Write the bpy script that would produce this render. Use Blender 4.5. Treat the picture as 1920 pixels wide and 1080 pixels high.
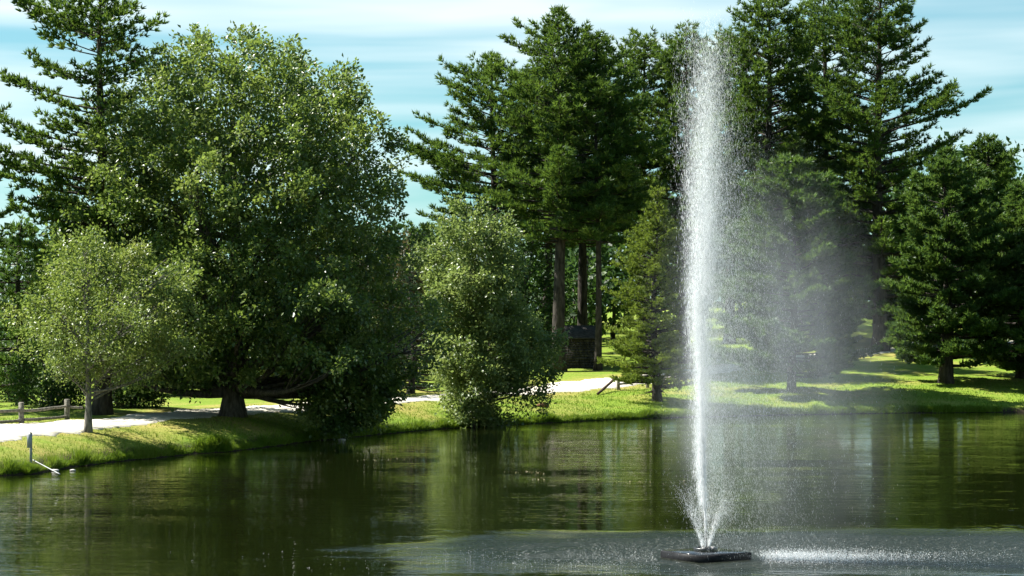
import bpy, math, random
import numpy as np
from mathutils import Vector

for o in list(bpy.data.objects):
    bpy.data.objects.remove(o)
scene = bpy.context.scene
COL = scene.collection
R = math.radians

# ------------------------------------------------------------------ camera
CAM_H, FPX, HORIZON = 4.3, 4200.0, 620.0       # metres, pixels of the 1920 px photo
cam_d = bpy.data.cameras.new('camera')
cam = bpy.data.objects.new('camera', cam_d)
COL.objects.link(cam)
cam.location = (0, 0, CAM_H)
cam.rotation_euler = (R(90), 0, 0)
cam_d.sensor_width = 36.0
cam_d.lens = 36.0 * FPX / 1920.0
cam_d.shift_y = (HORIZON - 540.0) / 1920.0
cam_d.clip_end = 6000
scene.camera = cam

# ------------------------------------------------------------------ light
SUN_AZ = np.array([-0.965, 0.26]); SUN_AZ = SUN_AZ / np.linalg.norm(SUN_AZ)
SUN_EL = R(50)
to_sun = Vector((SUN_AZ[0] * math.cos(SUN_EL), SUN_AZ[1] * math.cos(SUN_EL), math.sin(SUN_EL)))
sd = bpy.data.lights.new('sun', 'SUN')
sd.energy = 5.0
sd.angle = R(0.55)
sd.color = (1.0, 0.96, 0.88)
sun = bpy.data.objects.new('sun', sd)
COL.objects.link(sun)
sun.rotation_euler = (-to_sun).to_track_quat('-Z', 'Y').to_euler()
sun.location = (-40, 120, 80)

world = bpy.data.worlds.new('World')
scene.world = world
world.use_nodes = True
SKY_STRENGTH = 0.05
def build_world():
    nt = world.node_tree
    nt.nodes.clear()
    N = nt.nodes.new
    L = nt.links.new
    out = N('ShaderNodeOutputWorld')
    bg = N('ShaderNodeBackground')
    bg.inputs['Strength'].default_value = SKY_STRENGTH
    sky = N('ShaderNodeTexSky')
    sky.sky_type = 'NISHITA'
    sky.sun_disc = False
    sky.sun_elevation = SUN_EL
    sky.sun_rotation = math.atan2(SUN_AZ[0], SUN_AZ[1]) % (2 * math.pi)
    sky.air_density = 1.0
    sky.dust_density = 0.6
    sky.ozone_density = 1.0
    tint = N('ShaderNodeMix'); tint.data_type = 'RGBA'; tint.blend_type = 'MULTIPLY'
    tint.inputs[0].default_value = 1.0
    tint.inputs[7].default_value = (0.34, 0.80, 0.84, 1)
    L(sky.outputs[0], tint.inputs[6])
    # streaked cirrus, the same all round the sky: noise stretched along the horizon
    tc = N('ShaderNodeTexCoord')
    mp = N('ShaderNodeMapping'); mp.inputs['Scale'].default_value = (3.2, 3.2, 42.0)
    mp.inputs['Location'].default_value = (0.3, 1.7, 0.9)
    L(tc.outputs['Generated'], mp.inputs['Vector'])
    nz = N('ShaderNodeTexNoise'); nz.inputs['Scale'].default_value = 1.15
    nz.inputs['Detail'].default_value = 3.5; nz.inputs['Roughness'].default_value = 0.48
    nz.inputs['Distortion'].default_value = 0.25
    L(mp.outputs[0], nz.inputs['Vector'])
    cr = N('ShaderNodeValToRGB')
    cr.color_ramp.elements[0].position = 0.34; cr.color_ramp.elements[0].color = (0.20, 0.20, 0.20, 1)
    cr.color_ramp.elements[1].position = 0.66; cr.color_ramp.elements[1].color = (1, 1, 1, 1)
    L(nz.outputs['Fac'], cr.inputs[0])
    mul = N('ShaderNodeMath'); mul.operation = 'MULTIPLY'; mul.inputs[1].default_value = 0.9
    sep = N('ShaderNodeSeparateXYZ'); L(tc.outputs['Generated'], sep.inputs[0])
    thin = N('ShaderNodeMapRange'); thin.inputs['From Min'].default_value = 0.12; thin.inputs['From Max'].default_value = 0.65
    thin.inputs['To Min'].default_value = 1.0; thin.inputs['To Max'].default_value = 0.13
    L(sep.outputs['Z'], thin.inputs['Value'])
    m0 = N('ShaderNodeMath'); m0.operation = 'MULTIPLY'; L(cr.outputs[0], m0.inputs[0]); L(thin.outputs[0], m0.inputs[1])
    L(m0.outputs[0], mul.inputs[0])
    mix = N('ShaderNodeMix'); mix.data_type = 'RGBA'
    mix.inputs[7].default_value = (7.0, 7.9, 8.0, 1)
    L(mul.outputs[0], mix.inputs[0]); L(tint.outputs[2], mix.inputs[6])
    L(mix.outputs[2], bg.inputs['Color'])
    L(bg.outputs[0], out.inputs[0])
build_world()

vs = scene.view_settings
vs.view_transform = 'Standard'
vs.look = 'None'
vs.gamma = 1.0
vs.exposure = 1.6
try: vs.use_curve_mapping = False
except Exception: pass
cy = scene.cycles
cy.max_bounces = 6
cy.diffuse_bounces = 1
cy.glossy_bounces = 3
cy.transmission_bounces = 4
cy.transparent_max_bounces = 6
cy.volume_bounces = 0
cy.use_denoising = True
cy.sample_clamp_indirect = 6.0
cy.caustics_reflective = False
cy.caustics_refractive = False
cy.volume_step_rate = 2.0

# ------------------------------------------------------------------ helpers
def tag(o, label=None, cat=None, group=None, kind=None):
    if label: o['label'] = label
    if cat: o['category'] = cat
    if group: o['group'] = group
    if kind: o['kind'] = kind
    return o

def empty(name, loc, rz=0.0):
    o = bpy.data.objects.new(name, None)
    o.empty_display_size = 0.2
    COL.objects.link(o)
    o.location = loc
    o.rotation_euler = (0, 0, rz)
    return o

def mesh_obj(name, V, F, mat, parent=None, loc=None, attrs=None, smooth=False, mats=None, midx=None):
    """V (n,3) vertices, F (m,k) faces of one size (or a list of such arrays)."""
    me = bpy.data.meshes.new(name)
    V = np.asarray(V, dtype=np.float32)
    Fs = F if isinstance(F, list) else [F]
    Fs = [np.asarray(f, dtype=np.int32) for f in Fs if len(f)]
    me.vertices.add(len(V)); me.vertices.foreach_set('co', V.ravel())
    loops = np.concatenate([f.ravel() for f in Fs])
    sizes = np.concatenate([np.full(len(f), f.shape[1], dtype=np.int32) for f in Fs])
    starts = np.concatenate([[0], np.cumsum(sizes)[:-1]]).astype(np.int32)
    me.loops.add(len(loops)); me.loops.foreach_set('vertex_index', loops)
    me.polygons.add(len(sizes)); me.polygons.foreach_set('loop_start', starts)
    if smooth:
        me.polygons.foreach_set('use_smooth', np.ones(len(sizes), dtype=bool))
    for k, a in (attrs or {}).items():
        at_ = me.attributes.new(k, 'FLOAT', 'POINT')
        at_.data.foreach_set('value', np.asarray(a, dtype=np.float32))
    for m in (mats or [mat]):
        me.materials.append(m)
    if midx is not None:
        me.polygons.foreach_set('material_index', np.asarray(midx, dtype=np.int32))
    me.update(calc_edges=True)
    o = bpy.data.objects.new(name, me)
    COL.objects.link(o)
    if parent: o.parent = parent
    if loc is not None: o.location = loc
    return o

class MB:
    """collects boxes, tubes and lathes into one mesh"""
    def __init__(s):
        s.V = []; s.Q = []; s.T = []; s.n = 0
    def add(s, v, q=None, t=None):
        v = np.asarray(v, float).reshape(-1, 3)
        if q is not None and len(q): s.Q.append(np.asarray(q, int) + s.n)
        if t is not None and len(t): s.T.append(np.asarray(t, int) + s.n)
        s.V.append(v); s.n += len(v)
    def box(s, c, size, rz=0.0, bev=0.0, jit=0.0, rnd=None):
        hx, hy, hz = [a / 2 for a in size]
        b = min(bev, hx * .9, hy * .9, hz * .9)
        prof = [(hx - b, hy - b, -hz), (hx, hy, -hz + b), (hx, hy, hz - b), (hx - b, hy - b, hz)] if b > 0 else [(hx, hy, -hz), (hx, hy, hz)]
        v = []
        for (x, y, z) in prof:
            v += [(-x, -y, z), (x, -y, z), (x, y, z), (-x, y, z)]
        v = np.array(v, float)
        if jit: v += (rnd.random(v.shape) - .5) * 2 * jit
        ca, sa = math.cos(rz), math.sin(rz)
        v = v @ np.array([[ca, sa, 0], [-sa, ca, 0], [0, 0, 1]]) + np.array(c)
        q = [(3, 2, 1, 0)]
        k = len(prof)
        for i in range(k - 1):
            for j in range(4):
                a = i * 4 + j; bb = i * 4 + (j + 1) % 4
                q.append((a, bb, bb + 4, a + 4))
        m = (k - 1) * 4
        q.append((m, m + 1, m + 2, m + 3))
        s.add(v, q)
    def tube(s, pts, rad, sides=6, cap=True, rough=0.0, rnd=None):
        P = np.asarray(pts, float); n = len(P)
        rad = np.broadcast_to(np.asarray(rad, float), (n,))
        T = np.gradient(P, axis=0)
        T /= np.linalg.norm(T, axis=1)[:, None] + 1e-9
        ref = np.array([0, 0, 1.0]) if abs(T[0][2]) < .8 else np.array([1.0, 0, 0])
        A = np.cross(T, ref); A /= np.linalg.norm(A, axis=1)[:, None] + 1e-9
        B = np.cross(T, A)
        th = np.arange(sides) * 2 * math.pi / sides
        rr = rad[:, None] * np.ones((1, sides))
        if rough: rr = rr * (1 + (rnd.random(rr.shape) - .5) * 2 * rough)
        v = P[:, None, :] + rr[:, :, None] * (np.cos(th)[None, :, None] * A[:, None, :] + np.sin(th)[None, :, None] * B[:, None, :])
        i = np.arange(n - 1)[:, None] * sides; j = np.arange(sides)[None, :]; j2 = (j + 1) % sides
        q = np.stack([i + j, i + j2, i + sides + j2, i + sides + j], -1).reshape(-1, 4)
        v = v.reshape(-1, 3)
        t = []
        if cap:
            v = np.vstack([v, P[:1], P[-1:]])
            c0, c1 = n * sides, n * sides + 1
            for k in range(sides):
                t.append((c0, (k + 1) % sides, k)); t.append((c1, (n - 1) * sides + k, (n - 1) * sides + (k + 1) % sides))
        s.add(v, q, t)
    def lathe(s, prof, c, sides=24):
        v = []; th = np.arange(sides) * 2 * math.pi / sides
        for (r, z) in prof:
            v.append(np.stack([r * np.cos(th) + c[0], r * np.sin(th) + c[1], np.full(sides, z + c[2])], -1))
        v = np.vstack(v); q = []
        for i in range(len(prof) - 1):
            for j in range(sides):
                j2 = (j + 1) % sides
                q.append((i * sides + j, i * sides + j2, (i + 1) * sides + j2, (i + 1) * sides + j))
        s.add(v, q)
    def build(s, name, mat, parent=None, loc=None, smooth=False):
        fs = []
        if s.Q: fs.append(np.vstack(s.Q))
        if s.T: fs.append(np.vstack(s.T))
        return mesh_obj(name, np.vstack(s.V), fs, mat, parent, loc, smooth=smooth)

# ------------------------------------------------------------------ materials
def new_mat(name):
    m = bpy.data.materials.new(name)
    m.use_nodes = True
    nt = m.node_tree
    for n in list(nt.nodes): nt.nodes.remove(n)
    out = nt.nodes.new('ShaderNodeOutputMaterial')
    return m, nt, out

def principled(nt, **kw):
    p = nt.nodes.new('ShaderNodeBsdfPrincipled')
    for k, v in kw.items():
        p.inputs[k].default_value = v
    return p

def c4(c): return (c[0], c[1], c[2], 1.0)

def noise_mat(name, c1, c2, scale=5.0, rough=0.8, bump=0.3, stretch=(1, 1, 1), detail=4.0, spec=0.3, pos=(0.35, 0.65), bdist=0.02):
    m, nt, out = new_mat(name)
    N, L = nt.nodes.new, nt.links.new
    tc = N('ShaderNodeTexCoord'); mp = N('ShaderNodeMapping'); mp.inputs['Scale'].default_value = stretch
    L(tc.outputs['Object'], mp.inputs[0])
    nz = N('ShaderNodeTexNoise'); nz.inputs['Scale'].default_value = scale; nz.inputs['Detail'].default_value = detail
    L(mp.outputs[0], nz.inputs['Vector'])
    cr = N('ShaderNodeValToRGB')
    cr.color_ramp.elements[0].position = pos[0]; cr.color_ramp.elements[0].color = c4(c1)
    cr.color_ramp.elements[1].position = pos[1]; cr.color_ramp.elements[1].color = c4(c2)
    L(nz.outputs['Fac'], cr.inputs[0])
    p = principled(nt, Roughness=rough)
    p.inputs['Specular IOR Level'].default_value = spec
    L(cr.outputs[0], p.inputs['Base Color'])
    if bump:
        b = N('ShaderNodeBump'); b.inputs['Strength'].default_value = bump; b.inputs['Distance'].default_value = bdist
        L(nz.outputs['Fac'], b.inputs['Height']); L(b.outputs[0], p.inputs['Normal'])
    L(p.outputs[0], out.inputs[0])
    return m

def leaf_mat(name, dark, mid, light, trans, tf=0.35, rough=0.45, spec=0.4):
    """tint attribute picks the leaf's own colour; part of the light passes through"""
    m, nt, out = new_mat(name)
    N, L = nt.nodes.new, nt.links.new
    at_ = N('ShaderNodeAttribute'); at_.attribute_name = 'tint'
    cr = N('ShaderNodeValToRGB')
    e = cr.color_ramp.elements
    e[0].position = 0.0; e[0].color = c4(dark)
    e[1].position = 1.0; e[1].color = c4(light)
    k = e.new(0.5); k.color = c4(mid)
    L(at_.outputs['Fac'], cr.inputs[0])
    p = principled(nt, Roughness=rough)
    p.inputs['Specular IOR Level'].default_value = spec
    L(cr.outputs[0], p.inputs['Base Color'])
    t = N('ShaderNodeBsdfTranslucent')
    mc = N('ShaderNodeMix'); mc.data_type = 'RGBA'; mc.blend_type = 'MIX'; mc.inputs[0].default_value = 0.55
    L(cr.outputs[0], mc.inputs[6]); mc.inputs[7].default_value = c4(trans)
    L(mc.outputs[2], t.inputs[0])
    mx = N('ShaderNodeMixShader'); mx.inputs[0].default_value = tf
    L(p.outputs[0], mx.inputs[1]); L(t.outputs[0], mx.inputs[2])
    L(mx.outputs[0], out.inputs[0])
    return m

M = {}  # tree leaves vary at random; dark and mid tones lowered to deepen crown shade
M['maple'] = leaf_mat('maple_leaf', (.022, .054, .011), (.064, .118, .025), (.215, .255, .066), (.28, .38, .06), .40, .36, .5)
M['young'] = leaf_mat('young_tree_leaf', (.058, .104, .022), (.120, .178, .040), (.245, .260, .072), (.29, .37, .06), .42, .42, .4)
M['shore_leaf'] = leaf_mat('shore_tree_leaf', (.052, .094, .026), (.122, .180, .050), (.265, .305, .100), (.31, .40, .09), .42, .38, .5)
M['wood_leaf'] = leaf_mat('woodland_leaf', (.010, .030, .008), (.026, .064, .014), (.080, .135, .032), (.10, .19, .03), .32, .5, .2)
M['red_leaf'] = leaf_mat('reddish_leaf', (.040, .040, .018), (.072, .062, .028), (.110, .095, .042), (.13, .11, .03), .35, .5, .2)
M['pine'] = leaf_mat('pine_needle', (.010, .036, .008), (.034, .084, .018), (.145, .210, .038), (.20, .31, .035), .34, .45, .26)
M['soft_pine'] = leaf_mat('soft_pine_needle', (.014, .044, .011), (.044, .098, .022), (.145, .215, .045), (.18, .29, .04), .34, .45, .26)
M['larch'] = leaf_mat('larch_needle', (.050, .090, .015), (.104, .158, .026), (.195, .240, .043), (.27, .35, .04), .42, .5, .25)
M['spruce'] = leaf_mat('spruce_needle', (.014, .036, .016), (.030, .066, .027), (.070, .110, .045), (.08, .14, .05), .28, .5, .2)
M['bark'] = noise_mat('grey_bark', (.035, .030, .024), (.11, .098, .082), 9, .92, .8, (1, 1, .22), bdist=.05)
M['pine_bark'] = noise_mat('pine_bark', (.016, .013, .010), (.062, .052, .042), 7, .94, 1.0, (1, 1, .30), bdist=.06)
M['young_bark'] = noise_mat('young_bark', (.07, .065, .055), (.20, .185, .16), 14, .9, .5, (1, 1, .3))
M['rail_wood'] = noise_mat('weathered_rail_wood', (.10, .092, .078), (.26, .235, .195), 11, .9, .5, (1, 1, 1))
M['dark_wood'] = noise_mat('dark_log_wood', (.035, .022, .015), (.095, .06, .042), 8, .85, .5, (.3, 1, 1))
M['stone'] = noise_mat('dark_stone', (.022, .020, .017), (.070, .064, .056), 3.0, .9, .6)
M['roof'] = noise_mat('shingle_grey', (.025, .023, .020), (.060, .056, .050), 6, .9, .5)
M['metal'] = noise_mat('galvanised_post', (.20, .22, .22), (.32, .34, .34), 16, .55, .1, spec=.5)
M['plate'] = noise_mat('grey_plate', (.26, .28, .28), (.34, .36, .36), 8, .5, .05, spec=.5)
M['pipe'] = noise_mat('white_pipe', (.30, .31, .30), (.44, .45, .44), 12, .5, .05, spec=.5)
M['float'] = noise_mat('black_float', (.004, .004, .005), (.016, .016, .018), 22, .55, .12, spec=.15)
M['lit_top'] = noise_mat('wet_black_lit_top', (.010, .011, .013), (.030, .032, .036), 14, .16, .25, spec=.6, bdist=.004)  # float top coloured lighter than its sides, as if catching the sky
M['rubber'] = noise_mat('black_collar', (.008, .008, .009), (.02, .02, .022), 20, .35, .1, spec=.6)
M['nozzle'] = noise_mat('dark_nozzle', (.015, .014, .013), (.04, .036, .032), 20, .4, .1, spec=.6)
M['brown_rock'] = noise_mat('reddish_log', (.09, .04, .02), (.22, .10, .05), 9, .9, .5)
M['pale_stone'] = noise_mat('pale_stone', (.30, .29, .26), (.55, .53, .48), 9, .8, .3)

# ------------------------------------------------------------------ terrain
def shore_px(px, py):
    d = CAM_H * FPX / (py - HORIZON)
    return ((px - 960.0) / FPX * d, d)
_sp = [shore_px(*p) for p in [(0, 893), (60, 889), (130, 877), (220, 866), (300, 858), (380, 850), (440, 846), (520, 836), (600, 826),
        (680, 818), (760, 810), (850, 803), (950, 797), (1050, 792), (1150, 787), (1250, 783.5), (1380, 780), (1500, 777.5), (1620, 775.5), (1760, 774), (1920, 773)]]
_rest = [(36, 119.5), (48, 117), (60, 106), (66, 88), (64, 60), (54, 34), (38, 17), (16, 10.5), (-4, 9.5), (-22, 12), (-34, 22), (-36, 36), (-29, 50), (-21.5, 60)]
POND = np.array(_sp + _rest, float)
def catmull(P, k, closed=True):
    n = len(P); out = []
    for i in range(n if closed else n - 1):
        if closed: p0, p1, p2, p3 = P[i - 1], P[i], P[(i + 1) % n], P[(i + 2) % n]
        else: p0, p1, p2, p3 = P[max(i - 1, 0)], P[i], P[i + 1], P[min(i + 2, n - 1)]
        for j in range(k):
            t = j / k
            out.append(.5 * ((2 * p1) + (-p0 + p2) * t + (2 * p0 - 5 * p1 + 4 * p2 - p3) * t * t + (-p0 + 3 * p1 - 3 * p2 + p3) * t ** 3))
    if not closed: out.append(P[-1])
    return np.array(out)
POND = catmull(POND, 5)
_r = np.random.default_rng(3)
_k = np.arange(len(POND))
POND[:, 1] += .16 * np.sin(_k * 1.9) + .12 * np.sin(_k * .83 + 1.0)

def sdist(x, y):
    """distance to the shoreline: positive on land, negative in the pond"""
    x = np.atleast_1d(np.asarray(x, float)); y = np.atleast_1d(np.asarray(y, float))
    d2 = np.full(x.shape, 1e18); inside = np.zeros(x.shape, bool)
    n = len(POND)
    for i in range(n):
        ax, ay = POND[i]; bx, by = POND[(i + 1) % n]
        ex, ey = bx - ax, by - ay
        t = np.clip(((x - ax) * ex + (y - ay) * ey) / (ex * ex + ey * ey + 1e-12), 0, 1)
        dx, dy = x - (ax + t * ex), y - (ay + t * ey)
        d2 = np.minimum(d2, dx * dx + dy * dy)
        c = ((ay > y) != (by > y)) & (x < (bx - ax) * (y - ay) / (by - ay + 1e-12) + ax)
        inside ^= c
    d = np.sqrt(d2)
    return np.where(inside, -d, d)

GX = [-40, -10, -4, 3.5, 20, 60]
GB = [1.05, 1.05, .80, .40, .38, .38]
GG = [.006, .008, .032, .078, .100, .100]
def zfun(x, y, s=None):
    x = np.atleast_1d(np.asarray(x, float)); y = np.atleast_1d(np.asarray(y, float))
    if s is None: s = sdist(x, y)
    b = np.interp(x, GX, GB); g = np.interp(x, GX, GG)
    near = np.clip((40 - y) / 20, 0, 1)           # the viewer's own bank
    b = b * (1 - near) + 1.3 * near; g = g * (1 - near) + .12 * near
    sp = np.clip(s, 0, None)
    lip = .16 * np.clip(sp / .25, 0, 1)
    z = lip + (b - .16) * (1 - np.exp(-sp / 1.7)) + g * 90 * (1 - np.exp(-sp / 90))
    z = z * np.where(sp > 110, 1, 1)
    und = .05 * np.sin(x * .55 + 1.1) * np.sin(y * .47) + .03 * np.sin(x * 1.3 + y * .9)
    z = z + und * np.clip(sp / 3, 0, 1)
    zw = -.10 - .35 * np.clip(-s, 0, 4)
    return np.where(s > 0, z, zw)

def zg(x, y): return float(zfun(x, y)[0])

def at(px, py):
    """ground point seen at a pixel of the photo"""
    d = np.arange(55, 220, .1)
    x = (px - 960) / FPX * d
    s = sdist(x, d); z = zfun(x, d, s)
    ok = (HORIZON + (CAM_H - z) * FPX / d <= py) & (s > 0)
    i = int(np.argmax(ok)) if ok.any() else len(d) - 1
    return (float(x[i]), float(d[i]), float(z[i]))

def axis(lo, hi, step, far):
    a = list(np.arange(lo, hi + 1e-6, step))
    s = step; v = lo
    left = []
    while v > -far:
        s *= 1.35; v -= s; left.append(v)
    s = step; v = hi; right = []
    while v < far:
        s *= 1.35; v += s; right.append(v)
    return np.array(left[::-1] + a + right)
xs = axis(-22, 34, .40, 2600)
ya = np.concatenate([np.arange(61, 100, .30), np.arange(100, 172, .40)])
s_, v_ = .4, ya[-1]; far_y = []
while v_ < 2600:
    s_ *= 1.3; v_ += s_; far_y.append(v_)
s_, v_ = .3, 61.0; near_y = []
while v_ > 6: s_ = min(s_ * 1.2, 3.0); v_ -= s_; near_y.append(v_)
while v_ > -2600: s_ *= 1.4; v_ -= s_; near_y.append(v_)
ys = np.concatenate([near_y[::-1], ya, far_y])
XX, YY = np.meshgrid(xs, ys)
sx, sy_ = XX.ravel(), YY.ravel()
S = sdist(sx, sy_)
Z = zfun(sx, sy_, S)
nx, ny = len(xs), len(ys)
I = (np.arange(ny - 1)[:, None] * nx + np.arange(nx - 1)[None, :]).ravel()
GF = np.stack([I, I + 1, I + nx + 1, I + nx], -1)

# path centre line (px, py of the photo -> ground)
PATH_PX = [(-190, 835), (0, 811), (110, 800), (260, 786), (430, 772.5), (520, 767), (660, 758), (805, 749), (950, 738), (1060, 728), (1135, 719), (1233, 708), (1344, 694), (1480, 676), (1620, 661), (1780, 650), (1930, 641)]
path_c = np.array([at(*p)[:2] for p in PATH_PX])
path_c = np.vstack([path_c[:1] + (path_c[:1] - path_c[1:2]) * 3, path_c, path_c[-1:] + (path_c[-1:] - path_c[-2:-1]) * 4])
path_c = catmull(path_c, 10, closed=False)
def pdist(x, y):
    x = np.atleast_1d(x); y = np.atleast_1d(y)
    d2 = np.full(x.shape, 1e18)
    for i in range(len(path_c) - 1):
        ax, ay = path_c[i]; ex, ey = path_c[i + 1] - path_c[i]
        t = np.clip(((x - ax) * ex + (y - ay) * ey) / (ex * ex + ey * ey + 1e-12), 0, 1)
        d2 = np.minimum(d2, (x - ax - t * ex) ** 2 + (y - ay - t * ey) ** 2)
    return np.sqrt(d2)
PD = pdist(sx, sy_)

def ground_mat():
    m, nt, out = new_mat('lawn_soil')
    N, L = nt.nodes.new, nt.links.new
    tc = N('ShaderNodeTexCoord')
    def noise(scale, detail=4, rough=.55):
        n = N('ShaderNodeTexNoise'); n.inputs['Scale'].default_value = scale; n.inputs['Detail'].default_value = detail
        n.inputs['Roughness'].default_value = rough
        L(tc.outputs['Object'], n.inputs['Vector']); return n
    def ramp(src, stops):
        r = N('ShaderNodeValToRGB'); e = r.color_ramp.elements
        e[0].position, e[0].color = stops[0][0], c4(stops[0][1]); e[1].position, e[1].color = stops[-1][0], c4(stops[-1][1])
        for p_, c_ in stops[1:-1]:
            k = e.new(p_); k.color = c4(c_)
        L(src, r.inputs[0]); return r
    def math_(op, a, b):
        n = N('ShaderNodeMath'); n.operation = op
        for i, v in enumerate((a, b)):
            if isinstance(v, (int, float)): n.inputs[i].default_value = v
            else: L(v, n.inputs[i])
        return n.outputs[0]
    n1 = noise(.55, 5); n2 = noise(7, 5, .7); n3 = noise(.16, 3)
    grass = ramp(n2.outputs['Fac'], [(.28, (.060, .120, .010)), (.5, (.125, .195, .016)), (.72, (.215, .255, .034))])
    dry = ramp(n2.outputs['Fac'], [(.28, (.17, .150, .034)), (.5, (.27, .225, .062)), (.75, (.36, .29, .11))])
    pa = N('ShaderNodeAttribute'); pa.attribute_name = 'pathd'
    sa = N('ShaderNodeAttribute'); sa.attribute_name = 'shore'
    # dry wear: patches, strongest along the path
    mr = N('ShaderNodeMapRange'); mr.inputs['From Min'].default_value = 1.3; mr.inputs['From Max'].default_value = 4.2
    mr.inputs['To Min'].default_value = .62; mr.inputs['To Max'].default_value = .02
    L(pa.outputs['Fac'], mr.inputs['Value'])
    f = math_('ADD', mr.outputs[0], math_('MULTIPLY', math_('SUBTRACT', n1.outputs['Fac'], .47), 2.3))
    f2 = math_('ADD', f, math_('MULTIPLY', math_('SUBTRACT', n3.outputs['Fac'], .5), 1.2))
    fc = N('ShaderNodeClamp'); L(f2, fc.inputs['Value'])
    mg = N('ShaderNodeMix'); mg.data_type = 'RGBA'
    L(fc.outputs[0], mg.inputs[0]); L(grass.outputs[0], mg.inputs[6]); L(dry.outputs[0], mg.inputs[7])
    # bare mud at the water's edge
    md = N('ShaderNodeMapRange'); md.inputs['From Min'].default_value = .18; md.inputs['From Max'].default_value = .62
    md.inputs['To Min'].default_value = 1; md.inputs['To Max'].default_value = 0
    L(math_('ADD', sa.outputs['Fac'], math_('MULTIPLY', math_('SUBTRACT', n2.outputs['Fac'], .5), .5)), md.inputs['Value'])
    mm = N('ShaderNodeMix'); mm.data_type = 'RGBA'
    L(md.outputs[0], mm.inputs[0]); L(mg.outputs[2], mm.inputs[6]); mm.inputs[7].default_value = (.028, .022, .013, 1)
    p = principled(nt, Roughness=.95); p.inputs['Specular IOR Level'].default_value = .15
    L(mm.outputs[2], p.inputs['Base Color'])
    b = N('ShaderNodeBump'); b.inputs['Strength'].default_value = .7; b.inputs['Distance'].default_value = .06
    n4 = noise(9, 6, .7); L(n4.outputs['Fac'], b.inputs['Height']); L(b.outputs[0], p.inputs['Normal'])
    L(p.outputs[0], out.inputs[0])
    return m
M['ground'] = ground_mat()
ground = mesh_obj('ground', np.stack([sx, sy_, Z], -1), GF, M['ground'], attrs={'shore': np.clip(S, -5, 50), 'pathd': np.clip(PD, 0, 50)}, smooth=True)
tag(ground, kind='structure')

# the pale gravel path
def build_path():
    T = np.gradient(path_c, axis=0); T /= np.linalg.norm(T, axis=1)[:, None]
    Nn = np.stack([-T[:, 1], T[:, 0]], -1)
    rng = np.random.default_rng(8)
    n = len(path_c)
    fine = catmull(path_c, 4, closed=False)
    T = np.gradient(fine, axis=0); T /= np.linalg.norm(T, axis=1)[:, None]
    Nn = np.stack([-T[:, 1], T[:, 0]], -1); n = len(fine)
    k = np.arange(n)
    wl = 1.28 + .10 * np.sin(k * .37) + .09 * rng.standard_normal(n)
    wr = 1.28 + .10 * np.sin(k * .29 + 1) + .09 * rng.standard_normal(n)
    widen = .55 * np.exp(-((fine[:, 0] - 4.6) / 3.0) ** 2)
    wl, wr = wl + widen, wr + widen
    cols = np.array([-1, -.96, -.6, -.2, .2, .6, .96, 1])
    V = []
    for c in cols:
        w = np.where(c < 0, wr, wl)
        q = fine + Nn * (c * w)[:, None]
        zz = zfun(q[:, 0], q[:, 1]) + (.032 if abs(c) < 1 else -.03)
        V.append(np.column_stack([q, zz]))
    V = np.stack(V, 1).reshape(-1, 3)
    m = len(cols)
    I = (np.arange(n - 1)[:, None] * m + np.arange(m - 1)[None, :]).ravel()
    F = np.stack([I, I + m, I + m + 1, I + 1], -1)
    mat = noise_mat('pale_gravel', (.36, .33, .27), (.62, .58, .50), 4.5, .95, .4, detail=8, spec=.15)
    tag(mesh_obj('path', V, F, mat, smooth=True), kind='structure')
build_path()

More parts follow.
